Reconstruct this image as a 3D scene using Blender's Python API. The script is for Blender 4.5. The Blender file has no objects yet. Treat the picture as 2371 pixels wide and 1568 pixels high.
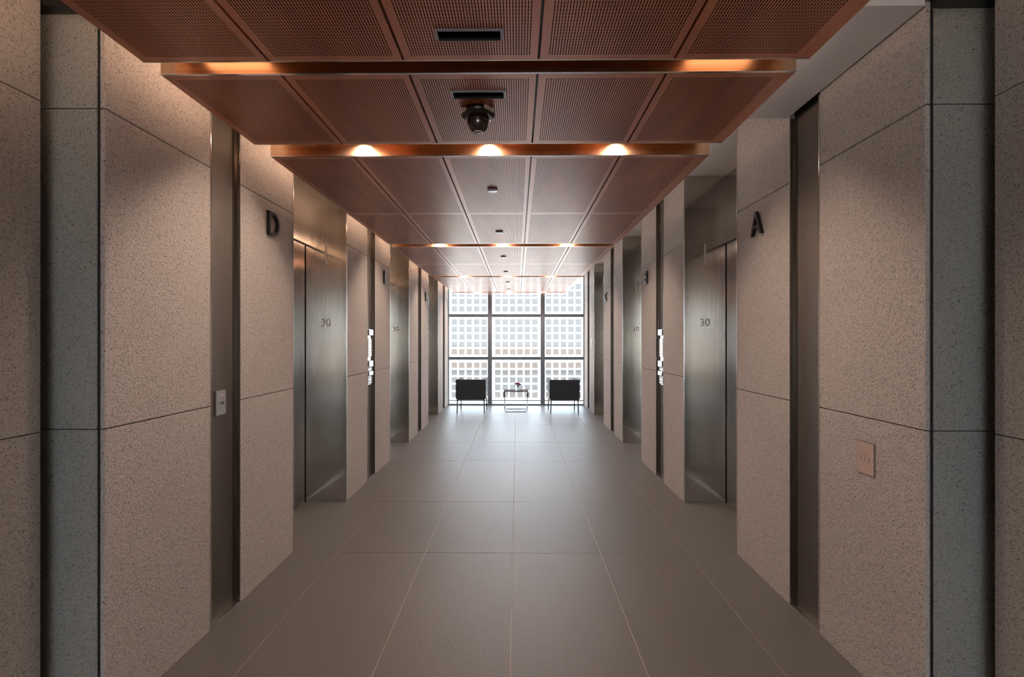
import bpy, bmesh, math, random
from mathutils import Vector, Matrix
random.seed(7)
PI = math.pi
SC = bpy.context.scene
COL = SC.collection

# ------------------------------------------------------------------ camera / world / exposure
cd = bpy.data.cameras.new('camera'); cam = bpy.data.objects.new('camera', cd); COL.objects.link(cam)
H = 1.46
cd.sensor_width = 36.0; cd.sensor_fit = 'HORIZONTAL'
cd.lens = 36.0 * 1120.0 / 2371.0
cam.location = (0, 0, H)
cam.rotation_euler = (PI/2, 0, 0.0103)
cd.shift_y = 3.0 / 2371.0
cd.clip_start = 0.02; cd.clip_end = 20000
SC.camera = cam

W = bpy.data.worlds.new('sky'); SC.world = W; W.use_nodes = True
bg = W.node_tree.nodes['Background']
bg.inputs['Color'].default_value = (0.76, 0.88, 1.0, 1); bg.inputs['Strength'].default_value = 6.6
sn = bpy.data.lights.new('sun', 'SUN'); sun = bpy.data.objects.new('sun', sn); COL.objects.link(sun)   # high midday sun on the shore; it does not reach into the corridor
sn.energy = 24.0; sn.angle = 0.01; sn.color = (1.0, 0.97, 0.92); sun.rotation_euler = (math.radians(4), math.radians(32), 0)

SC.view_settings.view_transform = 'Standard'; SC.view_settings.look = 'None'
SC.view_settings.gamma = 1.0; SC.view_settings.use_curve_mapping = False
SC.view_settings.exposure = 0.66
SC.cycles.max_bounces = 10; SC.cycles.diffuse_bounces = 6; SC.cycles.glossy_bounces = 5
SC.cycles.transparent_max_bounces = 12
SC.cycles.sample_clamp_indirect = 20.0

LAMP_COL = (1.0, 0.75, 0.60)
LAMP_W = 22.0
COVE_S = 26.0

# ------------------------------------------------------------------ helpers
class MB:
    """collects geometry for ONE mesh object"""
    def __init__(s): s.bm = bmesh.new()
    def box(s, x0, x1, y0, y1, z0, z1, mi=0, bevel=0, seg=1):
        x0, x1 = min(x0, x1), max(x0, x1); y0, y1 = min(y0, y1), max(y0, y1); z0, z1 = min(z0, z1), max(z0, z1)
        vs = [s.bm.verts.new(p) for p in ((x0,y0,z0),(x1,y0,z0),(x1,y1,z0),(x0,y1,z0),(x0,y0,z1),(x1,y0,z1),(x1,y1,z1),(x0,y1,z1))]
        fs = [s.bm.faces.new([vs[i] for i in q]) for q in ((3,2,1,0),(4,5,6,7),(0,1,5,4),(1,2,6,5),(2,3,7,6),(3,0,4,7))]
        for f in fs: f.material_index = mi
        if bevel:
            es = list({e for f in fs for e in f.edges})
            r = bmesh.ops.bevel(s.bm, geom=es, offset=bevel, segments=seg, affect='EDGES', profile=0.5)
            for f in r['faces']: f.material_index = mi
        return fs
    def quad(s, pts, mi=0):
        f = s.bm.faces.new([s.bm.verts.new(p) for p in pts]); f.material_index = mi; return f
    def prism(s, pts, z0, z1, mi=0):
        b = [s.bm.verts.new((x, y, z0)) for x, y in pts]; t = [s.bm.verts.new((x, y, z1)) for x, y in pts]
        n = len(pts); fs = [s.bm.faces.new(b[::-1]), s.bm.faces.new(t)]
        for i in range(n): fs.append(s.bm.faces.new((b[i], b[(i+1)%n], t[(i+1)%n], t[i])))
        for f in fs: f.material_index = mi
        bmesh.ops.recalc_face_normals(s.bm, faces=fs)
        return fs
    def lathe(s, prof, cx=0, cy=0, cz=0, n=32, mi=0, cap=True):
        rings = []
        for r, z in prof:
            if r < 1e-6: rings.append([s.bm.verts.new((cx, cy, cz+z))])
            else: rings.append([s.bm.verts.new((cx+r*math.cos(2*PI*k/n), cy+r*math.sin(2*PI*k/n), cz+z)) for k in range(n)])
        fs = []
        for a, b in zip(rings, rings[1:]):
            for k in range(n):
                q = [a[k%len(a)], a[(k+1)%len(a)], b[(k+1)%len(b)], b[k%len(b)]]
                q2 = []
                for v in q:
                    if v not in q2: q2.append(v)
                if len(q2) > 2: fs.append(s.bm.faces.new(q2))
        if cap:
            for rg in (rings[0], rings[-1]):
                if len(rg) > 2: fs.append(s.bm.faces.new(rg))
        for f in fs: f.material_index = mi; f.smooth = True
        bmesh.ops.recalc_face_normals(s.bm, faces=fs)
        return fs
    def tube(s, pts, r, n=10, mi=0, closed=False, r1=None):
        pts = [Vector(p) for p in pts]; m = len(pts); rings = []
        up = None
        for i, p in enumerate(pts):
            if closed: t = pts[(i+1)%m] - pts[i-1]
            else: t = pts[min(i+1, m-1)] - pts[max(i-1, 0)]
            t.normalize()
            if up is None:
                up = t.orthogonal().normalized()
            up = (up - t*up.dot(t)).normalized(); sd = t.cross(up)
            rr = r if r1 is None else r + (r1-r)*i/max(1, m-1)
            rings.append([s.bm.verts.new(p + rr*(math.cos(2*PI*k/n)*up + math.sin(2*PI*k/n)*sd)) for k in range(n)])
        fs = []
        pairs = list(zip(rings, rings[1:])) + ([(rings[-1], rings[0])] if closed else [])
        for a, b in pairs:
            for k in range(n): fs.append(s.bm.faces.new((a[k], a[(k+1)%n], b[(k+1)%n], b[k])))
        if not closed: fs += [s.bm.faces.new(rings[0]), s.bm.faces.new(rings[-1])]
        for f in fs: f.material_index = mi; f.smooth = True
        bmesh.ops.recalc_face_normals(s.bm, faces=fs)
    def xf(s, M): bmesh.ops.transform(s.bm, matrix=M, verts=s.bm.verts)
    def build(s, name, mats, parent=None):
        me = bpy.data.meshes.new(name); s.bm.to_mesh(me); s.bm.free()
        for m in (mats if isinstance(mats, (list, tuple)) else [mats]): me.materials.append(m)
        o = bpy.data.objects.new(name, me); COL.objects.link(o)
        if parent: o.parent = parent
        return o

def thing(name, label, cat, loc=(0,0,0), rz=0, group=None):
    o = bpy.data.objects.new(name, None); COL.objects.link(o); o.empty_display_size = 0.1
    o.location = loc; o.rotation_euler = (0, 0, rz); o['label'] = label; o['category'] = cat
    if group: o['group'] = group
    return o
def tag(o, label, cat, group=None):
    o['label'] = label; o['category'] = cat
    if group: o['group'] = group
    return o
def struct(o): o['kind'] = 'structure'; return o
def copy_tree(o, parent=None):
    c = o.copy(); COL.objects.link(c)
    if parent: c.parent = parent
    for ch in o.children: copy_tree(ch, c)
    return c

def text_mesh(txt, size, extrude, offset=0.0, bevel=0.0):
    cu = bpy.data.curves.new('t', 'FONT'); cu.body = txt; cu.size = size; cu.extrude = extrude
    cu.offset = offset; cu.bevel_depth = bevel; cu.align_x = 'CENTER'; cu.align_y = 'BOTTOM_BASELINE'
    o = bpy.data.objects.new('t', cu); COL.objects.link(o)
    dg = bpy.context.evaluated_depsgraph_get(); dg.update()
    me = bpy.data.meshes.new_from_object(o.evaluated_get(dg))
    bpy.data.objects.remove(o); bpy.data.curves.remove(cu)
    return me
def text_obj(name, txt, mat, h, extrude, parent=None, offset=0.0, sx=1.0):
    me = text_mesh(txt, 1.0, 0.01, 0.0)
    ys = [v.co.y for v in me.vertices]; k = h/(max(ys)-min(ys))
    bpy.data.meshes.remove(me)
    me = text_mesh(txt, k, extrude, offset)
    xs = [v.co.x for v in me.vertices]; ys = [v.co.y for v in me.vertices]
    cx = (max(xs)+min(xs))/2; cy = (max(ys)+min(ys))/2
    for v in me.vertices: v.co.x = (v.co.x-cx)*sx; v.co.y -= cy
    me.materials.clear(); me.materials.append(mat); me.name = name
    o = bpy.data.objects.new(name, me); COL.objects.link(o)
    if parent: o.parent = parent
    return o

# ------------------------------------------------------------------ materials
def newmat(name):
    m = bpy.data.materials.new(name); m.use_nodes = True
    return m, m.node_tree.nodes, m.node_tree.links, m.node_tree.nodes['Principled BSDF']
def simple(name, col, rough=0.5, metal=0.0, spec=0.5, noise=0.0, scale=20):
    m, N, L, b = newmat(name)
    b.inputs['Base Color'].default_value = (*col, 1); b.inputs['Roughness'].default_value = rough
    b.inputs['Metallic'].default_value = metal; b.inputs['Specular IOR Level'].default_value = spec
    tc = N.new('ShaderNodeTexCoord'); nz = N.new('ShaderNodeTexNoise'); nz.inputs['Scale'].default_value = scale
    L.new(tc.outputs['Object'], nz.inputs['Vector'])
    mx = N.new('ShaderNodeMix'); mx.data_type = 'RGBA'; mx.inputs['Factor'].default_value = 0.5
    k = 1 - noise
    mx.inputs['A'].default_value = (*[c*k for c in col], 1); mx.inputs['B'].default_value = (*[min(1, c*(1+noise)) for c in col], 1)
    L.new(nz.outputs['Fac'], mx.inputs['Factor']); L.new(mx.outputs['Result'], b.inputs['Base Color'])
    return m

def ramp(N, L, src, stops):
    r = N.new('ShaderNodeValToRGB'); L.new(src, r.inputs['Fac'])
    e = r.color_ramp.elements
    while len(e) < len(stops): e.new(0.5)
    for el, (p, c) in zip(e, stops): el.position = p; el.color = (*c, 1) if len(c) == 3 else c
    return r

def stone(name, base, bump, rough=0.75, speck=1.0, vs=140, pw=3.0):
    m, N, L, b = newmat(name)
    tc = N.new('ShaderNodeTexCoord')
    n1 = N.new('ShaderNodeTexNoise'); n1.inputs['Scale'].default_value = 105; n1.inputs['Detail'].default_value = 3; n1.inputs['Roughness'].default_value = 0.65
    n2 = N.new('ShaderNodeTexVoronoi'); n2.inputs['Scale'].default_value = vs; n2.inputs['Randomness'].default_value = 1
    n3 = N.new('ShaderNodeTexNoise'); n3.inputs['Scale'].default_value = 330; n3.inputs['Detail'].default_value = 1
    n5 = N.new('ShaderNodeTexVoronoi'); n5.inputs['Scale'].default_value = 34
    n4 = N.new('ShaderNodeTexNoise'); n4.inputs['Scale'].default_value = 2.2
    mp = N.new('ShaderNodeMapping'); L.new(tc.outputs['Object'], mp.inputs['Vector'])
    for n in (n1, n2, n3, n4, n5): L.new(mp.outputs['Vector'], n.inputs['Vector'])
    r1 = ramp(N, L, n1.outputs['Fac'], [(0.33, tuple(c*0.80 for c in base)), (0.50, base), (0.70, tuple(min(1, c*1.12) for c in base))])
    # dark mineral flecks: random voronoi cells, small cores
    sep = N.new('ShaderNodeSeparateColor'); L.new(n2.outputs['Color'], sep.inputs['Color'])
    def math_(op, a, bb=None, v=None):
        q = N.new('ShaderNodeMath'); q.operation = op
        L.new(a, q.inputs[0])
        if bb is not None: L.new(bb, q.inputs[1])
        elif v is not None: q.inputs[1].default_value = v
        return q.outputs[0]
    rad = math_('MULTIPLY', math_('POWER', sep.outputs['Red'], v=pw), v=0.43*speck)
    dd = math_('ADD', n2.outputs['Distance'], math_('MULTIPLY', math_('SUBTRACT', n3.outputs['Fac'], v=0.5), v=0.62))
    fl = math_('LESS_THAN', dd, rad)
    sep5 = N.new('ShaderNodeSeparateColor'); L.new(n5.outputs['Color'], sep5.inputs['Color'])
    rad5 = math_('MULTIPLY', math_('POWER', sep5.outputs['Green'], v=6.0), v=0.16)
    d5 = math_('ADD', n5.outputs['Distance'], math_('MULTIPLY', math_('SUBTRACT', n3.outputs['Fac'], v=0.5), v=0.12))
    fl5 = math_('LESS_THAN', d5, rad5)
    flm = math_('MAXIMUM', math_('MULTIPLY', fl, v=0.72), math_('MULTIPLY', fl5, v=0.7))
    mx = N.new('ShaderNodeMix'); mx.data_type = 'RGBA'
    L.new(flm, mx.inputs['Factor']); L.new(r1.outputs['Color'], mx.inputs['A']); mx.inputs['B'].default_value = (0.055, 0.048, 0.045, 1)
    mv = N.new('ShaderNodeMix'); mv.data_type = 'RGBA'; mv.blend_type = 'MULTIPLY'; mv.inputs['Factor'].default_value = 0.25
    r4 = ramp(N, L, n4.outputs['Fac'], [(0.3, (0.8, 0.8, 0.8)), (0.7, (1, 1, 1))])
    L.new(mx.outputs['Result'], mv.inputs['A']); L.new(r4.outputs['Color'], mv.inputs['B'])
    L.new(mv.outputs['Result'], b.inputs['Base Color'])
    b.inputs['Roughness'].default_value = rough; b.inputs['Specular IOR Level'].default_value = 0.35
    if bump:
        bp = N.new('ShaderNodeBump'); bp.inputs['Strength'].default_value = 1.0; bp.inputs['Distance'].default_value = bump
        L.new(n1.outputs['Fac'], bp.inputs['Height']); L.new(bp.outputs['Normal'], b.inputs['Normal'])
    return m

STONE_C = (0.50, 0.455, 0.42)
M_STONE = stone('flamed_granite', STONE_C, 0.0085, speck=.86, vs=150, pw=2.3)
M_HONED = stone('honed_granite', (0.365, 0.34, 0.318), 0.0, rough=0.5, speck=.95, vs=165, pw=1.6)
M_GAP = simple('shadow_gap', (0.03, 0.026, 0.024), 0.9)
M_VOID = simple('opening_dark', (0.003, 0.003, 0.003), 0.95, 0, 0.0)
M_BLACK = simple('black_metal', (0.012, 0.012, 0.012), 0.4)
M_WHITE = simple('painted_plaster', (0.62, 0.60, 0.60), 0.7, noise=0.02, scale=6)

def brushed(name, col, rough, axis='Z', bump=0.25, amount=0.12):
    m, N, L, b = newmat(name)
    tc = N.new('ShaderNodeTexCoord'); mp = N.new('ShaderNodeMapping')
    sc = {'Z': (260, 260, 2.0), 'X': (2.0, 260, 260), 'Y': (260, 2, 260)}[axis]
    mp.inputs['Scale'].default_value = sc
    nz = N.new('ShaderNodeTexNoise'); nz.inputs['Scale'].default_value = 1; nz.inputs['Detail'].default_value = 3
    L.new(tc.outputs['Object'], mp.inputs['Vector']); L.new(mp.outputs['Vector'], nz.inputs['Vector'])
    n2 = N.new('ShaderNodeTexNoise'); n2.inputs['Scale'].default_value = 1.3; L.new(tc.outputs['Object'], n2.inputs['Vector'])
    r = ramp(N, L, nz.outputs['Fac'], [(0.3, tuple(c*(1-amount) for c in col)), (0.7, tuple(min(1, c*(1+amount)) for c in col))])
    L.new(r.outputs['Color'], b.inputs['Base Color'])
    mr = N.new('ShaderNodeMapRange'); mr.inputs['To Min'].default_value = rough*0.8; mr.inputs['To Max'].default_value = rough*1.25
    L.new(n2.outputs['Fac'], mr.inputs['Value']); L.new(mr.outputs['Result'], b.inputs['Roughness'])
    b.inputs['Metallic'].default_value = 1.0
    if not bump: return m
    bp = N.new('ShaderNodeBump'); bp.inputs['Strength'].default_value = bump; bp.inputs['Distance'].default_value = 0.0006
    L.new(nz.outputs['Fac'], bp.inputs['Height']); L.new(bp.outputs['Normal'], b.inputs['Normal'])
    return m
M_STEEL = brushed('brushed_steel', (0.57, 0.54, 0.505), 0.12, bump=0.15)
M_DARKST = brushed('shaded_steel', (0.24, 0.205, 0.175), 0.25, bump=0.12)  # steel darkened to hold the shade of the mesh reveals
M_STEEL_L = brushed('satin_steel', (0.72, 0.71, 0.70), 0.28)
M_TRIM = simple('polished_trim', (0.75, 0.74, 0.73), 0.18, 1.0)
M_CHROME = simple('chrome', (0.62, 0.62, 0.63), 0.12, 1.0)
M_COPPER = brushed('copper_fascia', (0.74, 0.50, 0.33), 0.24, axis='X', bump=0)
M_ETCH = simple('etched_numeral', (0.95, 0.93, 0.90), 0.5, 0.6)

def mesh_metal():
    m, N, L, b = newmat('woven_wire_mesh')
    tc = N.new('ShaderNodeTexCoord'); sp = N.new('ShaderNodeSeparateXYZ'); L.new(tc.outputs['Object'], sp.inputs['Vector'])
    def sinw(src, pitch, ph=0):
        a = N.new('ShaderNodeMath'); a.operation = 'MULTIPLY'; L.new(src, a.inputs[0]); a.inputs[1].default_value = 2*PI/pitch
        s = N.new('ShaderNodeMath'); s.operation = 'SINE'; L.new(a.outputs[0], s.inputs[0]); return s.outputs[0]
    nz = N.new('ShaderNodeTexNoise'); nz.inputs['Scale'].default_value = 6; L.new(tc.outputs['Object'], nz.inputs['Vector'])
    a = sinw(sp.outputs['Y'], 0.0062); c = sinw(sp.outputs['Z'], 0.007)
    mul = N.new('ShaderNodeMath'); mul.operation = 'MULTIPLY'; L.new(a, mul.inputs[0]); mul.inputs[1].default_value = 1.0
    add = N.new('ShaderNodeMath'); add.operation = 'MULTIPLY_ADD'; L.new(c, add.inputs[0]); add.inputs[1].default_value = 0.35; L.new(mul.outputs[0], add.inputs[2])
    r = ramp(N, L, a, [(0.0, (0.05, 0.043, 0.037)), (0.6, (0.22, 0.193, 0.17))])  # shade between the wires is put into the colour
    mr = N.new('ShaderNodeMapRange'); mr.inputs['From Min'].default_value = -1; L.new(a, mr.inputs['Value']); L.new(mr.outputs['Result'], r.inputs['Fac'])
    L.new(r.outputs['Color'], b.inputs['Base Color'])
    b.inputs['Metallic'].default_value = 0.7; b.inputs['Roughness'].default_value = 0.5
    bp = N.new('ShaderNodeBump'); bp.inputs['Strength'].default_value = 0.8; bp.inputs['Distance'].default_value = 0.0009
    L.new(add.outputs[0], bp.inputs['Height']); L.new(bp.outputs['Normal'], b.inputs['Normal'])
    return m
M_MESH = mesh_metal()

def veneer(name, slots):
    """copper-brown ceiling sheet; object coordinates are metres from the sheet centre"""
    m, N, L, b = newmat(name)
    tc = N.new('ShaderNodeTexCoord'); oi = N.new('ShaderNodeObjectInfo')
    mp = N.new('ShaderNodeMapping'); mp.inputs['Scale'].default_value = (7, 1.4, 7)
    cb = N.new('ShaderNodeCombineXYZ')
    q = N.new('ShaderNodeMath'); q.operation = 'MULTIPLY'; q.inputs[1].default_value = 37; L.new(oi.outputs['Random'], q.inputs[0])
    L.new(q.outputs[0], cb.inputs['Z']); ad = N.new('ShaderNodeVectorMath'); ad.operation = 'ADD'
    L.new(tc.outputs['Object'], ad.inputs[0]); L.new(cb.outputs['Vector'], ad.inputs[1]); L.new(ad.outputs['Vector'], mp.inputs['Vector'])
    nz = N.new('ShaderNodeTexNoise'); nz.inputs['Scale'].default_value = 1; nz.inputs['Detail'].default_value = 4; L.new(mp.outputs['Vector'], nz.inputs['Vector'])
    r = ramp(N, L, nz.outputs['Fac'], [(0.30, (0.37, 0.080, 0.022)), (0.5, (0.52, 0.122, 0.033)), (0.72, (0.62, 0.185, 0.058))])
    out = r.outputs['Color']
    if slots:
        sp = N.new('ShaderNodeSeparateXYZ'); L.new(tc.outputs['Object'], sp.inputs['Vector'])
        def band(src, pitch, duty):
            a = N.new('ShaderNodeMath'); a.operation = 'DIVIDE'; L.new(src, a.inputs[0]); a.inputs[1].default_value = pitch
            f = N.new('ShaderNodeMath'); f.operation = 'FRACT'; L.new(a.outputs[0], f.inputs[0])
            l = N.new('ShaderNodeMath'); l.operation = 'LESS_THAN'; L.new(f.outputs[0], l.inputs[0]); l.inputs[1].default_value = duty
            return l.outputs[0]
        a = band(sp.outputs['X'], 0.0094, 0.37); c = band(sp.outputs['Y'], 0.016, 0.88)
        mu = N.new('ShaderNodeMath'); mu.operation = 'MULTIPLY'; L.new(a, mu.inputs[0]); L.new(c, mu.inputs[1])
        mx = N.new('ShaderNodeMix'); mx.data_type = 'RGBA'; L.new(mu.outputs[0], mx.inputs['Factor']); L.new(out, mx.inputs['A']); mx.inputs['B'].default_value = (0.022, 0.009, 0.006, 1)
        out = mx.outputs['Result']
        # holes do not gleam
        sl = N.new('ShaderNodeMapRange'); L.new(mu.outputs[0], sl.inputs['Value']); sl.inputs['To Min'].default_value = 0.5; sl.inputs['To Max'].default_value = 0.0
        L.new(sl.outputs['Result'], b.inputs['Specular IOR Level'])
        s2 = N.new('ShaderNodeMapRange'); L.new(mu.outputs[0], s2.inputs['Value']); s2.inputs['To Min'].default_value = 1.0; s2.inputs['To Max'].default_value = 0.0
        CW = s2.outputs['Result']
    if slots: L.new(CW, b.inputs['Coat Weight'])
    L.new(out, b.inputs['Base Color'])
    b.inputs['Roughness'].default_value = 0.46; b.inputs['Metallic'].default_value = 0.3
    if not slots: b.inputs['Coat Weight'].default_value = 1.0
    b.inputs['Coat Roughness'].default_value = 0.33; b.inputs['Coat IOR'].default_value = 1.85
    return m
M_VEN_S = veneer('perforated_copper_sheet', True)
M_VEN = veneer('copper_sheet', False)

def floor_mat():
    m, N, L, b = newmat('leathered_basalt_tile')
    tc = N.new('ShaderNodeTexCoord'); ge = N.new('ShaderNodeNewGeometry')
    n1 = N.new('ShaderNodeTexNoise'); n1.inputs['Scale'].default_value = 85; n1.inputs['Detail'].default_value = 4; n1.inputs['Roughness'].default_value = 0.6
    n2 = N.new('ShaderNodeTexNoise'); n2.inputs['Scale'].default_value = 380; n2.inputs['Detail'].default_value = 2
    n3 = N.new('ShaderNodeTexNoise'); n3.inputs['Scale'].default_value = 3
    for n in (n1, n2, n3): L.new(tc.outputs['Object'], n.inputs['Vector'])
    r = ramp(N, L, n2.outputs['Fac'], [(0.34, (0.112, 0.106, 0.104)), (0.66, (0.185, 0.176, 0.172))])
    mv = N.new('ShaderNodeMix'); mv.data_type = 'RGBA'; mv.blend_type = 'MULTIPLY'; mv.inputs['Factor'].default_value = 1
    rr = ramp(N, L, ge.outputs['Random Per Island'], [(0, (0.92, 0.92, 0.92)), (1, (1.06, 1.05, 1.04))])
    L.new(r.outputs['Color'], mv.inputs['A']); L.new(rr.outputs['Color'], mv.inputs['B'])
    L.new(mv.outputs['Result'], b.inputs['Base Color'])
    b.inputs['Roughness'].default_value = 0.36; b.inputs['Specular IOR Level'].default_value = 0.62
    bp = N.new('ShaderNodeBump'); bp.inputs['Strength'].default_value = 0.6; bp.inputs['Distance'].default_value = 0.0042
    L.new(n1.outputs['Fac'], bp.inputs['Height']); L.new(bp.outputs['Normal'], b.inputs['Normal'])
    return m
M_FLOOR = floor_mat()
M_GROUT = simple('pale_grout', (0.50, 0.44, 0.39), 0.8)

def glass_mat(name, tint=(0.97, 0.985, 0.98), refl=1.0):
    m = bpy.data.materials.new(name); m.use_nodes = True; N = m.node_tree.nodes; L = m.node_tree.links; N.clear()
    out = N.new('ShaderNodeOutputMaterial'); mx = N.new('ShaderNodeMixShader'); tr = N.new('ShaderNodeBsdfTransparent'); gl = N.new('ShaderNodeBsdfGlossy')
    fr = N.new('ShaderNodeFresnel'); ge = N.new('ShaderNodeNewGeometry'); mr = N.new('ShaderNodeMapRange')
    mr.inputs['To Min'].default_value = 1.45; mr.inputs['To Max'].default_value = 1/1.45   # same reflectance on both faces of the pane
    L.new(ge.outputs['Backfacing'], mr.inputs['Value']); L.new(mr.outputs['Result'], fr.inputs['IOR'])
    tr.inputs['Color'].default_value = (*tint, 1); gl.inputs['Roughness'].default_value = 0.02; gl.inputs['Color'].default_value = (refl, refl, refl, 1)
    L.new(fr.outputs[0], mx.inputs[0]); L.new(tr.outputs[0], mx.inputs[1]); L.new(gl.outputs[0], mx.inputs[2]); L.new(mx.outputs[0], out.inputs[0])
    return m
M_GLASS = glass_mat('clear_glass')
def frit_mat():
    m = bpy.data.materials.new('ceramic_frit'); m.use_nodes = True; N = m.node_tree.nodes; L = m.node_tree.links; N.clear()
    out = N.new('ShaderNodeOutputMaterial'); mx = N.new('ShaderNodeMixShader'); tr = N.new('ShaderNodeBsdfTransparent'); df = N.new('ShaderNodeBsdfDiffuse')
    tr.inputs['Color'].default_value = (0.100, 0.092, 0.087, 1); df.inputs['Color'].default_value = (0.4, 0.4, 0.41, 1)
    mx.inputs[0].default_value = 0.12
    L.new(tr.outputs[0], mx.inputs[1]); L.new(df.outputs[0], mx.inputs[2]); L.new(mx.outputs[0], out.inputs[0])
    return m
M_FRIT = frit_mat()
M_FRAME = simple('window_aluminium', (0.20, 0.225, 0.265), 0.42, 0.3)
def emit(name, col, s):
    m, N, L, b = newmat(name); b.inputs['Base Color'].default_value = (*col, 1)
    b.inputs['Emission Color'].default_value = (*col, 1); b.inputs['Emission Strength'].default_value = s; return m
M_LENS = emit('lamp_lens', (1.0, 0.72, 0.47), 30.0)
M_SOFT = emit('soft_diffuser', (1.0, .55, .28), 0.35)
M_FILL_R = emit('soffit_fill', (1.0, .86, .78), 7.0)  # glow for the added strip that brightens the right soffit
M_COVE = emit('cove_strip', (1.0, 0.66, 0.45), COVE_S)

# ------------------------------------------------------------------ dimensions
XL, XR = -1.54, 1.50           # stone faces of the corridor
ZC = 2.93                      # plaster ceiling
J1, J2 = 1.125, 2.325          # stone course joints
P = 2.53
Y_END = 10.90
BASE = [4.36 + P*k for k in range(3)]
REVEAL = 0.365
ZR = 2.46                      # underside of the copper rafts
NEAR_L, NEAR_R, Y_NEAR, Y_FACE = -1.727, 1.697, 1.735, 1.792
BACK = -6.0

# bays: (first stone start, mesh start, letter stone start, door start, door end)
BAYS = [(Y_FACE, 2.413, 2.681, 3.31, 4.36)]
for b0 in BASE[:2]: BAYS.append((b0, b0+.603, b0+.878, b0+1.48, b0+P))
LAST = (BASE[2], BASE[2]+.603, BASE[2]+.878)

# ------------------------------------------------------------------ floor
fb = MB()
xs = [-1.96, -1.23, -.63, -.03, .57, 1.17, 1.92]
ys = sorted([4.36+P*k for k in range(-4, 3)] + [3.31+P*k for k in range(-4, 4)] + [BACK, Y_END])
ys = [y for y in ys if BACK <= y <= Y_END + .01 and not (Y_END-.12 < y < Y_END)]
fb.quad([(xs[0], BACK, -.0025), (xs[-1], BACK, -.0025), (xs[-1], Y_END, -.0025), (xs[0], Y_END, -.0025)], 1)
fb.box(xs[0], xs[-1], BACK, Y_END, -.12, -.02, 1)
g = .0020
for a, b_ in zip(ys, ys[1:]):
    for c, d in zip(xs, xs[1:]):
        fb.box(c+g, d-g, a+g, b_-g, -.018, 0, 0)
struct(fb.build('floor', [M_FLOOR, M_GROUT]))

# ------------------------------------------------------------------ walls
def pier(side, y0, y1, ztop=ZC):
    x = XL if side < 0 else XR
    th = 0.45
    back = x + side*th
    m = MB(); gp = 0.002
    for z0, z1 in ((0, J1-gp), (J1+gp, J2-gp), (J2+gp, ztop)):
        m.box(x, x+side*.03, y0, y1, z0, z1, 0, bevel=.002)
    m.box(x+side*.008, back, y0+.004, y1-.004, 0, ztop, 1)
    return struct(m.build('wall_left' if side < 0 else 'wall_right', [M_STONE, M_GAP]))
for side in (-1, 1):
    for (a, b_, c, d, e) in BAYS:
        pier(side, a, b_); pier(side, c, d)
    pier(side, LAST[0], LAST[1]); pier(side, LAST[2], Y_END)

# slabs facing the camera at the mouth of the corridor, and the lobby walls before it
for side, xn in ((-1, NEAR_L), (1, NEAR_R)):
    xf = XL if side < 0 else XR
    nm = 'left' if side < 0 else 'right'
    m = MB(); gp = .002
    for z0, z1 in ((0, J1-gp), (J1+gp, J2-gp), (J2+gp, ZC)):
        m.box(xf+side*.0235, xf+side*.62, Y_FACE, Y_FACE+.03, z0, z1, 0)
    m.box(xf+side*.03, xf+side*.62, Y_FACE+.008, Y_FACE+.12, 0, ZC, 1)
    struct(m.build('wall_' + nm, [M_HONED, M_GAP]))
    m = MB(); m.box(xn+side*.22, xn+side*.30, Y_NEAR-.02, Y_FACE+.06, 0, ZC)  # unseen block added to keep sun out of the slab gap
    struct(m.build('wall_' + nm, M_GAP))
    m = MB()
    for z0, z1 in ((0, J1-gp), (J1+gp, J2-gp), (J2+gp, ZC)):
        m.box(xn, xn+side*.03, BACK, Y_NEAR, z0, z1, 0)
    m.box(xn+side*.008, xn+side*.30, BACK, Y_NEAR-.004, 0, ZC, 1)
    struct(m.build('wall_' + nm, [M_HONED, M_GAP]))

# ------------------------------------------------------------------ ceiling
m = MB(); m.box(-2.1, 2.1, BACK, Y_END, ZC, ZC+.15)
struct(m.build('ceiling', M_WHITE))
for side, x0, x1 in ((1, 1.17, XR-.012), (-1, XL+.012, -1.47)):     # lowered soffit over the first bay
    m = MB(); m.box(x0, x1, Y_FACE-.012, 2.681, 2.68, ZC)
    struct(m.build('ceiling', M_WHITE))

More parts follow.
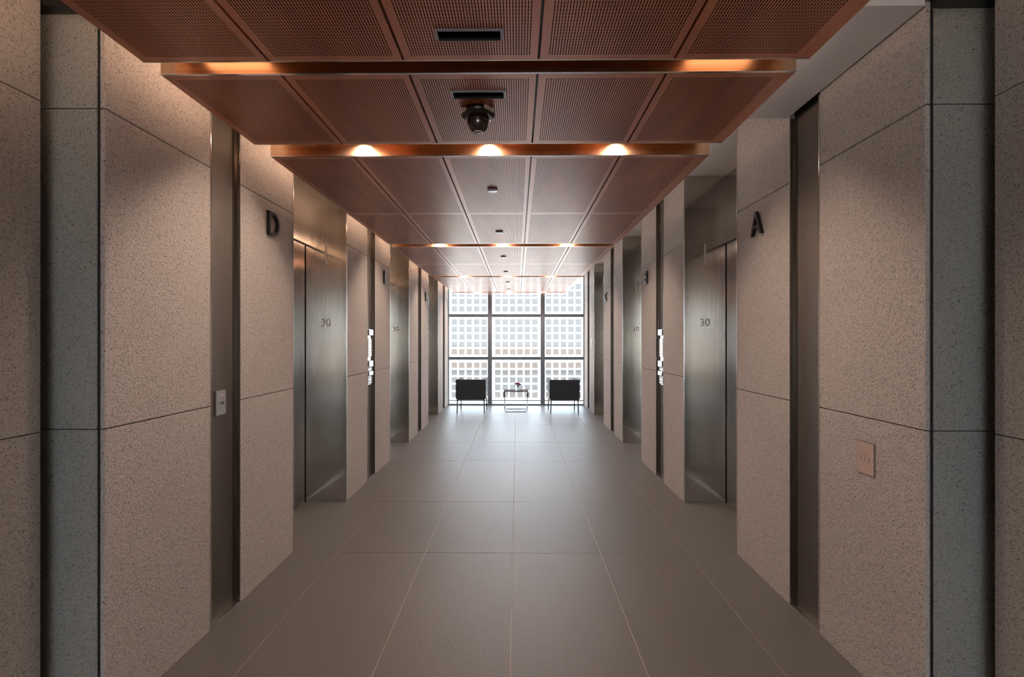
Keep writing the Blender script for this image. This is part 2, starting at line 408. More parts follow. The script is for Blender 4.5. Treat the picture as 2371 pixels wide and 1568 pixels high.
# ------------------------------------------------------------------ windows
def window(name, y, xcuts, zcuts, xlo, xhi, frit=True, sgn=1):
    fr = MB()
    mull = 0.098
    d0, d1 = y-.10, y+.06
    for xc in xcuts: fr.box(xc-mull/2, xc+mull/2, d0, d1, 0.028, ZC, bevel=.004)
    fr.box(xlo, xlo+.022, d0, d1, 0.028, ZC); fr.box(xhi-.022, xhi, d0, d1, 0.028, ZC)
    cells = [xlo+.022] + [v for xc in xcuts for v in (xc-mull/2, xc+mull/2)] + [xhi-.022]
    cells = list(zip(cells[0::2], cells[1::2]))
    for a, b_ in cells:
        for zc in zcuts:
            fr.box(a, b_, y-.05, y+.05, zc-.034, zc+.034, bevel=.003)
            fr.box(a, b_, y-.064, y-.05, zc-.006, zc+.006)
        fr.box(a, b_, y-.03, y+.04, .082, .106)
        fr.box(a, b_, y-.03, y+.04, ZC-.06, ZC)
    fr.box(xlo, xhi, d0, d1, 0, .028)
    root = struct(fr.build(name, M_FRAME))
    zz = [.106] + [v for zc in zcuts for v in (zc-.034, zc+.034)] + [ZC-.06]
    zz = list(zip(zz[0::2], zz[1::2]))
    for ci, (a, b_) in enumerate(cells):
        g = MB(); g.quad([(a, y, .028), (b_, y, .028), (b_, y, .082), (a, y, .082)])
        g.build('pane', M_GLASS, root)
        for ri, (z0, z1) in enumerate(zz):
            g = MB(); g.quad([(a, y, z0), (b_, y, z0), (b_, y, z1), (a, y, z1)])
            pn = g.build('pane', M_GLASS, root)
            if not frit: continue
            n = 6 if ci == 1 else 5
            pit, sq = .1672, .131
            cx = (a+b_)/2 if ci == 1 else ((b_ - .0195 - sq/2 - 2*pit) if ci == 0 else (a + .0195 + sq/2 + 2*pit))
            q = MB()
            zs = z0 + (.058 if ri == 0 else .052)
            if ri == 0: zs = z1 - .058 - 4*pit - sq
            if ri == 1: zs = (z0+z1)/2 - 2*pit - sq/2
            k = 0
            while zs + k*pit + sq < z1 - .02 and k < 5:
                for c in range(n):
                    xx = cx + (c-(n-1)/2)*pit
                    q.quad([(xx-sq/2, y-.003, zs+k*pit), (xx+sq/2, y-.003, zs+k*pit), (xx+sq/2, y-.003, zs+k*pit+sq), (xx-sq/2, y-.003, zs+k*pit+sq)])
                k += 1
            q.build('frit_pattern', M_FRIT, pn)
    return root
window('window_1', Y_END, (-.608, .577), (1.045, 2.005), XL, XR)
m = MB(); m.box(NEAR_L, NEAR_R, BACK+.11, BACK+.21, 0, .72); m.box(NEAR_L, NEAR_R, BACK+.11, BACK+.21, 2.32, ZC)
struct(m.build('wall_back', M_HONED))
window('window_2', BACK, (-.55, .55), (1.0, 2.0), NEAR_L, NEAR_R, frit=False)

# ------------------------------------------------------------------ copper rafts
RX0, RX1 = -1.345, 1.04
JX = [RX0, -.890, -.406, .077, .560, RX1]
SLOTS = [(1.728, 1.812), (2.462, 2.629), (5.032, 5.199), (7.562, 7.729), (10.092, 10.259)]
RT = 0.125                      # raft build-up
def raft(y0, y1, rows, label, fascia=True):
    t = thing('ceiling_raft', label, 'ceiling panel', ((RX0+RX1)/2, (y0+y1)/2, ZR), 0, 'copper ceiling rafts')
    ox, oy = t.location.x, t.location.y
    cuts = [y0 + (y1-y0)*k/rows for k in range(rows+1)]
    bw, gp = .026, .0045
    for r in range(rows):
        for c in range(5):
            xa, xb = JX[c]+gp, JX[c+1]-gp
            if c == 0: xa = JX[0]
            if c == 4: xb = JX[5]
            ya = cuts[r] + (.0015 if r else .010); yb = cuts[r+1] - (.0015 if r < rows-1 else .004)
            cx, cy = (xa+xb)/2, (ya+yb)/2
            hx, hy = (xb-xa)/2, (yb-ya)/2
            l_ = bw if c else .030; r_ = bw if c < 4 else .062
            m = MB()
            O = [(-hx,-hy),(hx,-hy),(hx,hy),(-hx,hy)]; I = [(-hx+l_,-hy+bw),(hx-r_,-hy+bw),(hx-r_,hy-bw),(-hx+l_,hy-bw)]
            for k in range(4):
                a, b_ = O[k], O[(k+1)%4]; i0, i1 = I[k], I[(k+1)%4]
                m.quad([(a[0],a[1],0),(i0[0],i0[1],0),(i1[0],i1[1],0),(b_[0],b_[1],0)], 1)
            m.quad([(p[0],p[1],0) for p in I[::-1]], 0)
            for k in range(4):
                a, b_ = O[k], O[(k+1)%4]
                m.quad([(a[0],a[1],0),(b_[0],b_[1],0),(b_[0],b_[1],.018),(a[0],a[1],.018)], 1)
            m.quad([(p[0],p[1],.018) for p in O], 1)
            o = m.build('perforated_panel', [M_VEN_S, M_VEN], t); o.location = (cx-ox, cy-oy, 0)
    m = MB(); m.box(RX0+.004-ox, RX1-.004-ox, y0+.008-oy, y1-.005-oy, .019, RT-.002); m.build('carrier_tray', M_BLACK, t)
    m = MB(); m.box(RX0-ox, RX1-ox, y0-oy, y0+.006-oy, .004, RT); m.build('fascia', M_COPPER, t)
    m = MB(); m.box(RX0-ox, RX1-ox, y0-.0035-oy, y0+.008-oy, 0.0, .004); m.build('edge_trim', M_TRIM, t)
    m = MB(); m.box(RX0-ox, RX1-ox, y1-.0005-oy, y1+.003-oy, -.001, .004); m.build('edge_trim', M_TRIM, t)
    m = MB(); m.box(RX0-ox, RX1-ox, y1-.004-oy, y1-oy, 0, RT); m.build('back_plate', M_COPPER, t)
    for xa in (RX1-.003, RX0):
        m = MB(); m.box(xa-ox, xa+.003-ox, y0+.007-oy, y1-.005-oy, .019, RT); m.build('side_plate', M_VEN, t)
    m = MB(); m.box(RX0+.005-ox, RX0+.025-ox, y0+.03-oy, y1-.03-oy, RT, RT+.012); m.build('light_strip', M_COVE, t)
    m = MB(); m.box(RX1-.025-ox, RX1-.005-ox, y0+.03-oy, y1-.03-oy, RT, RT+.012); m.build('light_strip', M_FILL_R, t)  # added fill strip on the right edge, lights the soffit
    return t
S = SLOTS
raft(-1.0, S[0][0], 2, 'dark copper perforated ceiling raft nearest the camera, holding a recessed grey-framed slot vent')
raft(S[0][1], S[1][0], 1, 'short single-row copper ceiling raft carrying the black dome camera')
raft(S[1][1], S[2][0], 2, 'copper perforated ceiling raft between the letters D and A and the letters E and B')
raft(S[2][1], S[3][0], 2, 'silvery perforated ceiling raft over the second pair of elevator doors')
raft(S[3][1], S[4][0], 2, 'pale perforated ceiling raft over the farthest pair of elevator doors')
raft(S[4][1], 10.72, 1, 'thin pale strip of ceiling raft right before the window wall')
raft(-3.6, -1.17, 2, 'copper ceiling raft behind the camera in the lobby')

# lamps in the slots
def downlight(x, y, label, w=LAMP_W, group='downlights in the ceiling slots'):
    t = thing('downlight', label, 'downlight', (x, y, ZR+RT-.045), 0, group)
    m = MB(); m.lathe([(.030, .044), (.030, -.004), (.026, -.004), (.026, .004)], n=20, cap=False); m.lathe([(.030, .044), (0, .044)], n=20, cap=False)
    m.build('housing', M_BLACK, t)
    m = MB(); m.lathe([(0, 0), (.025, 0)], n=20, cap=False); m.build('lens', M_LENS, t)
    ld = bpy.data.lights.new('lamp', 'SPOT'); ld.energy = w; ld.color = LAMP_COL; ld.shadow_soft_size = .022
    ld.spot_size = math.radians(165); ld.spot_blend = .6
    lo = bpy.data.objects.new('lamp', ld); COL.objects.link(lo); lo.parent = t; lo.location = (0, 0, -.012)
    return t
slotname = ['', 'slot before the letters D and A', 'slot before the letters E and B', 'slot before the letters F and C', 'slot beside the window wall']
for i in range(1, 5):
    yc = sum(SLOTS[i])/2
    m = MB(); m.box(RX0, RX1, SLOTS[i][0]+.002, SLOTS[i][1]-.002, ZR+RT, ZR+RT+.02)
    tag(m.build('slot_channel', M_COPPER), 'copper channel roofing the lit %s' % slotname[i], 'lamp channel', 'lamp channels')
    for x, s in ((-.855, 'left'), (-.155, 'middle'), (.55, 'right')):
        downlight(x, yc, '%s warm downlight in the %s' % (s, slotname[i]))
yc = sum(SLOTS[0])/2
m = MB(); m.box(RX0, RX1, SLOTS[0][0]+.002, SLOTS[0][1]-.002, ZR+RT, ZR+RT+.02)
tag(m.build('slot_channel', M_COPPER), 'copper channel roofing the narrow slot at the corridor mouth', 'lamp channel', 'lamp channels')
for x, s in ((-1.12, 'left'), (.80, 'right')):
    t = thing('linear_lamp', '%s warm linear lamp in the narrow slot nearest the camera' % s, 'lamp', (x, yc, ZR+RT-.012), 0, 'linear lamps in the narrow slot')
    m = MB(); m.box(-.13, .13, -.018, .018, .002, .012); m.build('housing', M_BLACK, t)
    m = MB(); m.box(-.125, .125, -.014, .014, -.002, .002); m.build('diffuser', M_SOFT, t)
    ld = bpy.data.lights.new('lamp', 'AREA'); ld.shape = 'RECTANGLE'; ld.size = .25; ld.size_y = .028; ld.energy = .10; ld.color = LAMP_COL
    lo = bpy.data.objects.new('lamp', ld); COL.objects.link(lo); lo.parent = t; lo.location = (0, 0, -.004)
for x, s in ((-.855, 'left'), (-.155, 'middle'), (.55, 'right')):  # unseen lamps added to brighten the near end of the corridor
    downlight(x, -1.085, '%s added warm fill lamp, unseen behind the camera' % s)

# ------------------------------------------------------------------ elevators
def elevator(side, y0, y1, label):
    x = XL if side < 0 else XR
    t = thing('elevator_entrance', label, 'elevator', (x, (y0+y1)/2, 0), 0, 'elevator entrances')
    ym = (y0+y1)/2; S_ = side
    def bx(m, xa, xb, ya, yb, za, zb, **k): m.box(S_*xa, S_*xb, ya-ym, yb-ym, za, zb, **k)
    R = REVEAL
    for nm, ya, yb in (('near_jamb', y0+.0005, y0+.012), ('far_jamb', y1-.012, y1-.0005)):
        m = MB(); bx(m, .002, R, ya, yb, .001, J2-.0015); bx(m, .002, R, ya, yb, J2+.0015, ZC-.001)
        if nm == 'far_jamb': bx(m, .002, R, yb-.008, yb, J2-.002, J2+.002)
        j = m.build(nm, M_STEEL, t)
        if nm == 'far_jamb':
            f = text_obj('floor_number', '30', M_ETCH, .066, .0012, j); f.location = (S_*.184, ya-ym-.001, 1.615); f.rotation_euler = (PI/2, 0, 0)
            l = MB(); l.box(S_*.184-.006, S_*.184+.006, ya-ym-.009, ya-ym, 2.135, 2.318, bevel=.002)
            l.build('hall_lantern', M_STEEL_L, j)
    m = MB(); bx(m, R, R+.01, y0+.001, y1-.001, J2+.004, ZC-.001); m.build('transom', M_STEEL, t)
    m = MB(); bx(m, R+.002, R+.05, y0+.001, y1-.001, J2-.012, J2+.003); m.build('door_head', M_BLACK, t)
    for a, b_ in ((y0+.013, ym-.0015), (ym+.0015, y1-.013)):
        m = MB(); bx(m, R+.006, R+.036, a, b_, .006, J2-.012); m.build('door_panel', M_STEEL, t)
    m = MB(); bx(m, R-.008, R+.05, y0+.013, y1-.013, .0, .006); m.build('sill', M_STEEL, t)
    for ya, yb in ((y0+.0005, y0+.0045), (y1-.0045, y1-.0005)):
        m = MB(); bx(m, -.003, .0015, ya, yb, .001, ZC-.001); m.build('edge_trim', M_TRIM, t)
    return t
EL = {(-1,0): 'nearest steel elevator on the left, beside the letter D', (1,0): 'nearest steel elevator on the right, beside the letter A',
      (-1,1): 'second steel elevator on the left, beside the letter E', (1,1): 'second steel elevator on the right, beside the letter B',
      (-1,2): 'farthest steel elevator on the left, beside the letter F', (1,2): 'farthest steel elevator on the right, beside the letter C'}
for (s, k), lb in EL.items(): elevator(s, BAYS[k][3], BAYS[k][4], lb)

for s in (-1, 1):                                             # unseen blocks added behind the doors to stop sun leaks
    for k in range(3):
        x = (XL if s < 0 else XR) + s*(REVEAL+.06)
        m = MB(); m.box(x, x+s*.10, BAYS[k][3]-.30, BAYS[k][4]+.30, -.02, ZC)
        struct(m.build('wall_left' if s < 0 else 'wall_right', M_GAP))

# letters
for (s, k), ch in {(-1,0):'D', (-1,1):'E', (-1,2):'F', (1,0):'A', (1,1):'B', (1,2):'C'}.items():
    x = XL if s < 0 else XR
    M_LET = bpy.data.materials.get('letter_bronze') or simple('letter_bronze', (0.02, 0.019, 0.018), 0.35, 0.5)
    yc = [3.015, BAYS[1][2]+.345, BAYS[2][2]+.345][k]
    o = text_obj('letter', ch, M_LET, .146, .009, offset=.0, sx=.95)
    o.location = (x - s*.014, yc, 2.182); o.rotation_euler = (PI/2, 0, -s*PI/2)
    tag(o, 'raised black capital letter %s on the %s granite wall' % (ch, 'left' if s < 0 else 'right'), 'letter', 'elevator letters')

# ------------------------------------------------------------------ mesh strips
def strip(side, y0, y1, label):
    x = XL if side < 0 else XR
    t = thing('wire_mesh_strip', label, 'metal mesh panel', (x, (y0+y1)/2, 0), 0, 'wire mesh strips')
    ym = (y0+y1)/2; S_ = side; top = 2.675 if y0 < 3 and True else ZC-.002
    def bx(m, xa, xb, ya, yb, za, zb, **k): m.box(S_*xa, S_*xb, ya-ym, yb-ym, za, zb, **k)
    D = .036
    m = MB(); bx(m, D, D+.012, y0+.006, y1-.006, .004, top-.006); m.build('mesh', M_MESH, t)
    m = MB(); bx(m, .003, D+.012, y1-.006, y1-.0005, .001, top); m.build('side_frame', M_DARKST, t)
    m = MB(); bx(m, D-.012, D, y1-.020, y1-.006, .001, top); m.build('inner_stop', M_DARKST, t)
    m = MB(); bx(m, -.002, D+.012, y0+.0005, y0+.006, .001, top); m.build('side_frame', M_TRIM if y0 < 3 else M_DARKST, t)  # farther strips get the darkened steel for reveal shade
    m = MB(); bx(m, .004, D, y0+.006, y1-.006, .001, .004); m.build('base_plate', M_STEEL_L, t)
    m = MB(); bx(m, D-.01, D+.2, y0+.006, y1-.006, top-.006, top); m.build('top_stop', M_BLACK, t)
    return t
SL = {(-1,0): 'wide woven metal strip with key switch, before the letter D', (1,0): 'wide woven metal strip before the letter A',
      (-1,1): 'woven metal strip with call panel before the letter E', (1,1): 'woven metal strip with call panel before the letter B',
      (-1,2): 'thin woven metal strip before the letter F', (1,2): 'thin woven metal strip before the letter C',
      (-1,3): 'farthest woven metal strip on the left, near the window', (1,3): 'farthest woven metal strip on the right, near the window'}
for (s, k), lb in SL.items():
    a, b_ = (BAYS[k][1], BAYS[k][2]) if k < 3 else (LAST[1], LAST[2])
    strip(s, a, b_, lb)
    x = XL if s < 0 else XR
    m = MB(); m.box(x + s*.052, x + s*.45, a+.001, b_-.001, 0, ZC)
    struct(m.build('wall_left' if s < 0 else 'wall_right', M_GAP))

# key switch on the left strip
t = thing('key_switch', 'brushed steel key switch plate on the left woven metal strip', 'switch', (XL-.0352, 2.548, 1.127))
m = MB(); m.box(0, .008, -.043, .043, -.066, .066, bevel=.002); m.build('plate', M_STEEL_L, t)
m = MB(); m.lathe([(0, .007), (.010, .007), (.011, 0)], n=20); m.xf(Matrix.Translation((.008, .004, 0)) @ Matrix.Rotation(PI/2, 4, 'Y')); lk = m.build('lock', M_CHROME, t)
m = MB(); m.box(.0145, .0156, .002, .006, -.006, .006); m.build('keyhole', M_BLACK, lk)
m = MB(); m.box(.008, .0095, -.012, .016, .036, .046, bevel=.0005); m.build('indicator', simple('pink_lens', (.75, .5, .42), .25), t)
m = MB()
for yy, zz in ((-.026, 0), (.03, .0), (-.008, -.028), (.012, -.028)): m.box(.008, .009, yy-.002, yy+.002, zz-.002, zz+.002)
m.build('marking', simple('grey_ink', (.12, .12, .12), .6), t)

# chevron plate on the right stone
t = thing('direction_plate', 'small pinkish glass plate with three chevrons on the right granite panel', 'plate', (XR, 2.092, .952))
m = MB(); m.box(-.004, 0, -.052, .052, -.071, .071); m.build('surround', simple('plate_rim', (.16, .14, .125), .5), t)
m = MB(); m.box(-.0055, -.004, -.0485, .0485, -.0675, .0675); m.build('face', simple('pink_glass', (.52, .40, .355), .22, noise=.04, scale=12), t)
m = MB()
for k in (-1, 0, 1):
    yo = -k*.024 + .003
    for sg in (1, -1):
        a, b_ = (yo+.006, sg*.019), (yo-.006, 0)
        w = .0013
        m.quad([(-.0062, a[0]-w, a[1]), (-.0062, a[0]+w, a[1]), (-.0062, b_[0]+w, b_[1]), (-.0062, b_[0]-w, b_[1])])
m.build('chevron_marks', simple('chevron_ink', (.14, .10, .09), .5), t)

# call stations on both strips of the second bay
M_SCREEN = simple('pale_screen', (.62, .63, .62), .25, noise=.05, scale=40)
def call_station(side, label):
    x = XL if side < 0 else XR
    yc = (BAYS[1][1]+BAYS[1][2])/2 - .005
    t = thing('call_station', label, 'call panel', (x + side*.0352, yc, 1.28), 0, 'elevator call stations')
    def bx(m, xa, xb, ya, yb, za, zb, **k): m.box(-side*xa, -side*xb, ya, yb, za, zb, **k)
    m = MB(); bx(m, 0, .010, -.070, .070, -.295, .295, bevel=.002); m.build('back_plate', M_STEEL, t)
    for z0, z1 in ((.225, .290), (-.105, -.04), (-.195, -.15)):
        m = MB(); bx(m, .010, .036, -.072, .072, z0, z1, bevel=.004); m.build('rail', M_STEEL_L, t)
    for z0, z1 in ((-.01, .20), (-.146, -.11)): pass
    for z0, z1 in ((.0, .195), (-.145, -.11), (-.285, -.2)):
        m = MB(); bx(m, .010, .022, -.060, .060, z0, z1, bevel=.002); sc_ = m.build('screen', M_SCREEN, t)
        m = MB(); n = max(1, int((z1-z0)/.03))
        for k in range(n): bx(m, .022, .0226, -.05, .05, z0+.012+k*.03, z0+.018+k*.03)
        m.build('button_row', M_STEEL, sc_)
    return t
call_station(-1, 'stacked steel elevator call panel on the left wall before the letter E')
call_station(1, 'stacked steel elevator call panel on the right wall before the letter B')

# white plate near the window on the right wall
t = thing('wall_switch', 'small white switch plate on the right wall near the window', 'switch', (XR, 9.66, 1.41))
m = MB(); m.box(-.009, 0, -.04, .04, -.065, .065, bevel=.002); m.build('plate', simple('white_plastic', (.85, .85, .85), .3), t)
m = MB(); m.box(-.013, -.009, -.012, .012, -.03, .03, bevel=.001); m.build('rocker', simple('white_rocker', (.8, .8, .8), .3), t)

# ------------------------------------------------------------------ glass sliding door leaves parked at the corridor mouth
for side in (-1, 1):
    xf = XL if side < 0 else XR
    sd = 'left' if side < 0 else 'right'
    t = thing('glass_door', 'clear glass door leaf standing open against the %s granite slab' % sd, 'glass door', (xf+side*.14, 1.772, 0), 0, 'open glass doors')
    m = MB(); m.box(-side*.116, side*.118+side*.05, .004, .012, .004, 2.672); m.build('pane', M_GLASS, t)
    m = MB(); m.box(-side*.1235, -side*.1165, .0165, .0190, .004, 2.672); m.build('edge_seal', M_BLACK, t)
    m = MB(); m.box(xf+side*.016, xf+side*.24, 1.742, 1.790, 2.676, 2.70)
    tag(m.build('door_track', M_BLACK), 'black track above the %s glass door leaf' % sd, 'door track', 'door tracks')
    m = MB(); m.box(xf+side*.0, xf+side*.24, 1.70, 1.786, 2.702, 2.93)
    struct(m.build('trim_1' if side < 0 else 'trim_2', M_STEEL))

# ------------------------------------------------------------------ ceiling fittings
def slot_vent(y, label):
    t = thing('slot_vent', label, 'ceiling vent', (-.156, y, ZR), 0, 'recessed slot vents')
    w, d, f = .112, .026, .010
    M_FR = bpy.data.materials.get('vent_frame') or simple('vent_frame', (.30, .30, .33), .35, .5)
    m = MB()
    for a in ((-w, w, -d, -d+.006), (-w, w, d-.004, d), (-w, -w+f, -d+.006, d-.004), (w-f, w, -d+.006, d-.004)): m.box(*a, -.006, 0)
    m.build('frame', M_FR, t)
    m = MB(); m.box(-w+f, w-f, -d+.006, d-.004, -.003, -.0005); m.build('dark_plate', M_VOID, t)  # flat plate; the darkness of the opening is put into its colour
    m = MB(); m.box(-w+f, w-f, d-.009, d-.0045, -.012, -.003); m.build('blade', M_BLACK, t)
    return t
slot_vent(1.577, 'black slot vent with grey frame in the ceiling raft nearest the camera')
slot_vent(1.962, 'black slot vent in the copper ceiling just above the dome camera')

t = thing('dome_camera', 'dark glossy dome security camera hanging from the copper ceiling', 'security camera', (-.170, 2.115, ZR))
M_DOME = simple('smoked_dome', (.022, .011, .007), .06, 0, .8); M_CBASE = simple('camera_base', (.012, .008, .006), .25)
m = MB(); m.lathe([(.071, 0), (.073, -.006), (.072, -.020), (.060, -.030), (.050, -.032)], n=48); m.build('base', M_CBASE, t)
m = MB(); pr = [(.047, -.030), (.047, -.045)] + [(.046*math.cos(a)**.8, -.045-.050*math.sin(a)) for a in [k*PI/2/10 for k in range(1, 10)]] + [(0, -.095)]
m.lathe(pr, n=48); m.build('dome', M_DOME, t)
M_STK = simple('sticker_paper', (.62, .50, .42), .6)
m = MB(); m.lathe([(.0205, -.0865), (.0225, -.0885), (.019, -.0935), (.016, -.095)], n=28, cap=False); m.build('lens_ring', simple('pale_ring', (.72, .66, .62), .35), t)
def sticker(ang, w, h, z, txt=None, roll=0):
    w *= 1.2; h *= 1.2; r = .0765
    m = MB(); m.box(-w/2, w/2, -.001, 0, -h/2, h/2)
    o = m.build('sticker', M_STK, t)
    o.location = (r*math.sin(ang), -r*math.cos(ang), z); o.rotation_euler = (math.radians(-20), roll, ang*.7)
    if txt:
        q = text_obj('marking', txt, simple('sticker_ink', (.10, .04, .03), .6), h*.55, .0003, o, sx=1.1); q.location = (0, -.0012, 0); q.rotation_euler = (PI/2, 0, 0)
    else:
        m = MB(); m.lathe([(0, .0), (.005, .0)], n=14, cap=False); m.xf(Matrix.Translation((.002, -.0012, -.001)) @ Matrix.Rotation(PI/2, 4, 'X')); m.build('marking', simple('sticker_dot', (.10, .04, .03), .6), o)
    return o
sticker(math.radians(42), .040, .019, -.014, 'XIE', math.radians(14))
sticker(math.radians(-50), .027, .022, -.016, None, math.radians(-6))
m = MB(); m.box(-.016, .016, -.0012, 0, -.012, .012); o = m.build('sticker', simple('white_sticker', (.75, .72, .70), .5), t)
o.location = (.062*math.sin(math.radians(62)), -.062*math.cos(math.radians(62)), -.036); o.rotation_euler = (math.radians(-35), 0, math.radians(62))

M_SPR = simple('sprinkler_plate', (.62, .66, .74), .25, .2)
spk = [(3.215, 'nearest round sprinkler cover in the ceiling'), (4.47, 'second round sprinkler cover, just before the second lit slot'), (5.80, 'third round sprinkler cover, just past the second lit slot'),
       (7.09, 'fourth round sprinkler cover, just before the third lit slot'), (8.36, 'fifth round sprinkler cover, just past the third lit slot'), (9.55, 'farthest round sprinkler cover, close to the window')]
sp0 = None
for y, lb in spk:
    if sp0 is None:
        sp0 = thing('sprinkler', lb, 'sprinkler', (-.163, y, ZR), 0, 'sprinkler covers')
        m = MB(); m.lathe([(.030, 0), (.030, -.006)], n=28); m.build('cup', M_BLACK, sp0)
        m = MB(); m.lathe([(.0375, -.006), (.0385, -.008), (.036, -.0105), (0, -.0115)], n=36); m.build('cover_plate', M_SPR, sp0)
    else:
        c = copy_tree(sp0); c.location = (-.163, y, ZR); c['label'] = lb

# ------------------------------------------------------------------ lounge furniture by the window
M_LEATHER = simple('charcoal_leather', (.042, .050, .062), .62, 0, .25, noise=.15, scale=30)
M_SEAT = simple('pale_seat_fabric', (.40, .41, .43), .8, 0, .2)
M_PIPE = simple('pale_piping', (.55, .55, .56), .4)
M_LEG = simple('leg_steel', (.25, .25, .27), .25, 1.0)
def rounded_u(w, d, th, r, n=6):
    """plan outline of a U shell, open towards +y"""
    def arc(cx, cy, rad, a0, a1): return [(cx+rad*math.cos(a0+(a1-a0)*k/n), cy+rad*math.sin(a0+(a1-a0)*k/n)) for k in range(n+1)]
    hw = w/2; pts = [(-hw, d), ] + arc(-hw+r, r, r, PI, 1.5*PI) + arc(hw-r, r, r, 1.5*PI, 2*PI) + [(hw, d), (hw-th, d)]
    ri = max(.012, r-th)
    pts += arc(hw-th-ri, th+ri, ri, 0, -PI/2) + arc(-hw+th+ri, th+ri, ri, -PI/2, -PI) + [(-hw+th, d)]
    return pts
def club_chair():
    t = thing('club_chair', '', 'chair', (0, 0, 0), 0, 'club chairs at the window')
    w, d, th, zt, zb = .60, .60, .065, .668, .268
    m = MB(); fs = m.prism(rounded_u(w, d, th, .05), .40, zt)
    o = m.build('shell', M_LEATHER, t)
    bv = o.modifiers.new('b', 'BEVEL'); bv.width = .012; bv.segments = 3; bv.limit_method = 'ANGLE'; bv.angle_limit = math.radians(50)
    m = MB(); m.box(-w/2-.0015, w/2+.0015, -.002, .066, zb, zt-.0005, bevel=.012, seg=3); m.build('back_panel', M_LEATHER, t)
    m = MB(); m.box(-w/2+.006, w/2-.006, .076, d-.01, zb+.005, .398, bevel=.012, seg=3); m.build('seat_base', M_SEAT, t)
    m = MB(); m.box(-w/2+th+.004, w/2-th-.004, th+.016, d+.01, .398, .455, bevel=.02, seg=3); m.build('seat_cushion', M_LEATHER, t)
    for sg in (-1, 1):
        hw = w/2
        m = MB(); m.tube([(sg*(hw-.004), .03, zb+.02), (sg*(hw-.002), .014, .45), (sg*(hw-.006), .012, zt-.02), (sg*(hw-.02), .008, zt-.004)], .004, 6)
        m.build('piping', M_PIPE, t)
    m = MB(); m.tube([(-w/2+.02, .008, zt-.004), (0, .004, zt-.003), (w/2-.02, .008, zt-.004)], .004, 6)
    m.tube([(-w/2+.012, .012, zb+.006), (w/2-.012, .012, zb+.006)], .004, 6); m.build('piping', M_PIPE, t)
    m = MB(); m.box(-w/2+.02, w/2-.02, .02, d-.02, zb-.012, zb+.004); m.build('frame_rail', M_LEG, t)
    for sx in (-1, 1):
        for yy in (.035, d-.035):
            m = MB(); m.tube([(sx*(w/2-.032), yy, zb-.01), (sx*(w/2-.026), yy+(-.006 if yy < .1 else .006), 0.004)], .016, 12, r1=.010)
            l = m.build('leg', M_LEG, t)
            q = MB(); q.lathe([(.011, .0), (.011, .006)], sx*(w/2-.026), yy+(-.006 if yy < .1 else .006), 0, n=12); q.build('glide', M_BLACK, l)
    return t
c1 = club_chair(); c1.location = (-.925, 9.64, 0); c1.rotation_euler = (0, 0, math.radians(-1.5))
c1['label'] = 'charcoal club chair facing the window, left of the coffee table'
c2 = copy_tree(c1); c2.location = (.945, 9.58, 0); c2.rotation_euler = (0, 0, math.radians(1.5))
c2['label'] = 'charcoal club chair facing the window, right of the coffee table'

t = thing('coffee_table', 'small coffee table with thin dark top and chrome loop frame by the window', 'table', (-.02, 9.99, 0))
M_WOOD = simple('dark_walnut', (.07, .046, .037), .7, 0, .05, noise=.2, scale=14)
hw, hd, zt = .252, .21, .416
m = MB(); m.box(-hw, hw, -hd, hd, zt-.012, zt, bevel=.002); m.build('top', M_WOOD, t)
for sg in (-1, 1):
    m = MB(); m.box(sg*hw, sg*(hw-.012), -hd, hd, zt-.115, zt-.0125, bevel=.001); m.build('side_flap', M_WOOD, t)
for yy in (-hd+.012, hd-.012):
    xx = hw-.021; r = .05; pts = [(-xx, yy, zt-.015), (-xx, yy, r+.007)]
    pts += [(-xx+r-r*math.cos(a), yy, .007+r-r*math.sin(a)) for a in [k*PI/16 for k in range(1, 8)]]
    pts += [(-xx+r, yy, .007)]; pts += [(-p[0], p[1], p[2]) for p in pts[::-1]]
    m = MB(); m.tube(pts, .007, 10); m.build('loop_leg', M_CHROME, t)
m = MB()
for sg in (-1, 1): m.tube([(sg*(hw-.021), -hd+.012, zt-.06), (sg*(hw-.021), hd-.012, zt-.06)], .005, 8)
m.build('cross_rail', M_CHROME, t)

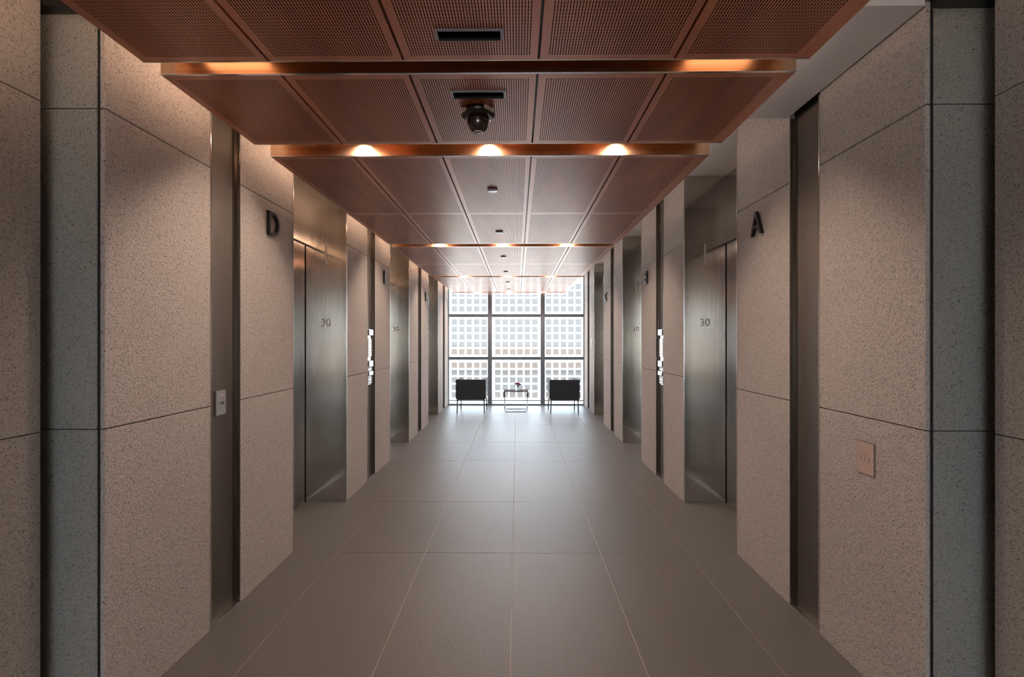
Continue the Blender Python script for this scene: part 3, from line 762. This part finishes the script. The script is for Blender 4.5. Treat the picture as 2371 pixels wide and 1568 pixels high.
vx, vy, vz = .012, 9.96, zt
t = thing('vase', 'small square glass vase on the coffee table', 'vase', (vx, vy, vz))
M_VG = glass_mat('vase_glass', (.965, .985, .985), 1.0)
m = MB(); m.box(-.042, .042, -.042, .042, 0, .008); 
for a in ((-.042, -.037, -.042, .042), (.037, .042, -.042, .042), (-.037, .037, -.042, -.037), (-.037, .037, .037, .042)): m.box(*a, .008, .078)
m.build('glass_body', M_VG, t)
m = MB(); m.box(-.0365, .0365, -.0365, .0365, .0085, .030); m.build('water', glass_mat('water', (.95, .975, .975)), t)
t = thing('flower_bouquet', 'bunch of magenta flowers standing in the small glass vase', 'flowers', (vx, vy, vz))
M_PET = simple('magenta_petal', (.55, .035, .15), .5, noise=.35, scale=60); M_STEM = simple('stem_green', (.12, .25, .10), .5, noise=.2)
rng = random.Random(3)
for k in range(17):
    a = 2*PI*k*.381966; rr = .062*math.sqrt((k+.5)/17); hx, hy = rr*math.cos(a), rr*math.sin(a); hz = .152 - rr*rr*8 + rng.uniform(-.012, .012)
    m = MB(); m.tube([(hx*-.25, hy*-.25, .035), (hx*.25, hy*.25, .075), (hx*.8, hy*.8, hz-.02), (hx, hy, hz-.012)], .0022, 6); st = m.build('stem', M_STEM, t)
    m = MB()
    for ring, (np_, ro, tilt) in enumerate(((8, .034, .25), (7, .028, .8), (5, .019, 1.2))):
        for p in range(np_):
            th = 2*PI*p/np_ + ring*.4 + k; ct, sn = math.cos(th), math.sin(th)
            def P_(u, v):   # u along petal, v across
                rad = ro*u*math.cos(tilt*u); z = ro*u*math.sin(tilt*u)
                return (hx + rad*ct - v*sn, hy + rad*sn + v*ct, hz - .008 + z)
            w = ro*.48
            m.quad([P_(0, 0), P_(.5, -w), P_(1, -w*.4), P_(1, w*.4)]); m.quad([P_(0, 0), P_(1, w*.4), P_(.5, w)])
    m.build('blossom', M_PET, st)

# ------------------------------------------------------------------ land far below the tower
def land_mat():
    m, N, L, b = newmat('hazy_shore')
    tc = N.new('ShaderNodeTexCoord'); sp = N.new('ShaderNodeSeparateXYZ'); L.new(tc.outputs['Object'], sp.inputs['Vector'])
    nz = N.new('ShaderNodeTexNoise'); nz.inputs['Scale'].default_value = .004; nz.inputs['Detail'].default_value = 6; L.new(tc.outputs['Object'], nz.inputs['Vector'])
    n2 = N.new('ShaderNodeTexNoise'); n2.inputs['Scale'].default_value = .02; n2.inputs['Detail'].default_value = 4; L.new(tc.outputs['Object'], n2.inputs['Vector'])
    ad = N.new('ShaderNodeMath'); ad.operation = 'MULTIPLY_ADD'; L.new(nz.outputs['Fac'], ad.inputs[0]); ad.inputs[1].default_value = 420; L.new(sp.outputs['Y'], ad.inputs[2])
    mr = N.new('ShaderNodeMapRange'); mr.inputs['From Min'].default_value = 800; mr.inputs['From Max'].default_value = 4200; L.new(ad.outputs[0], mr.inputs['Value'])
    r = ramp(N, L, mr.outputs['Result'], [(0.0, (.42, .385, .36)), (.10, (.42, .39, .37)), (.13, (.36, .40, .44)), (.30, (.36, .40, .44)), (.315, (.29, .31, .33)), (.345, (.32, .33, .34)), (.36, (.42, .39, .37)), (1, (.46, .43, .41))])  # distance haze is put into these pale land colours
    mx = N.new('ShaderNodeMix'); mx.data_type = 'RGBA'; mx.blend_type = 'MULTIPLY'; mx.inputs['Factor'].default_value = .5
    r2 = ramp(N, L, n2.outputs['Fac'], [(.35, (.7, .7, .7)), (.6, (1, 1, 1))])
    L.new(r.outputs['Color'], mx.inputs['A']); L.new(r2.outputs['Color'], mx.inputs['B']); L.new(mx.outputs['Result'], b.inputs['Base Color'])
    b.inputs['Roughness'].default_value = 1; b.inputs['Specular IOR Level'].default_value = 0
    return m
m = MB(); m.quad([(-6000, -3000, -110), (6000, -3000, -110), (6000, 9000, -110), (-6000, 9000, -110)])
struct(m.build('ground', land_mat()))
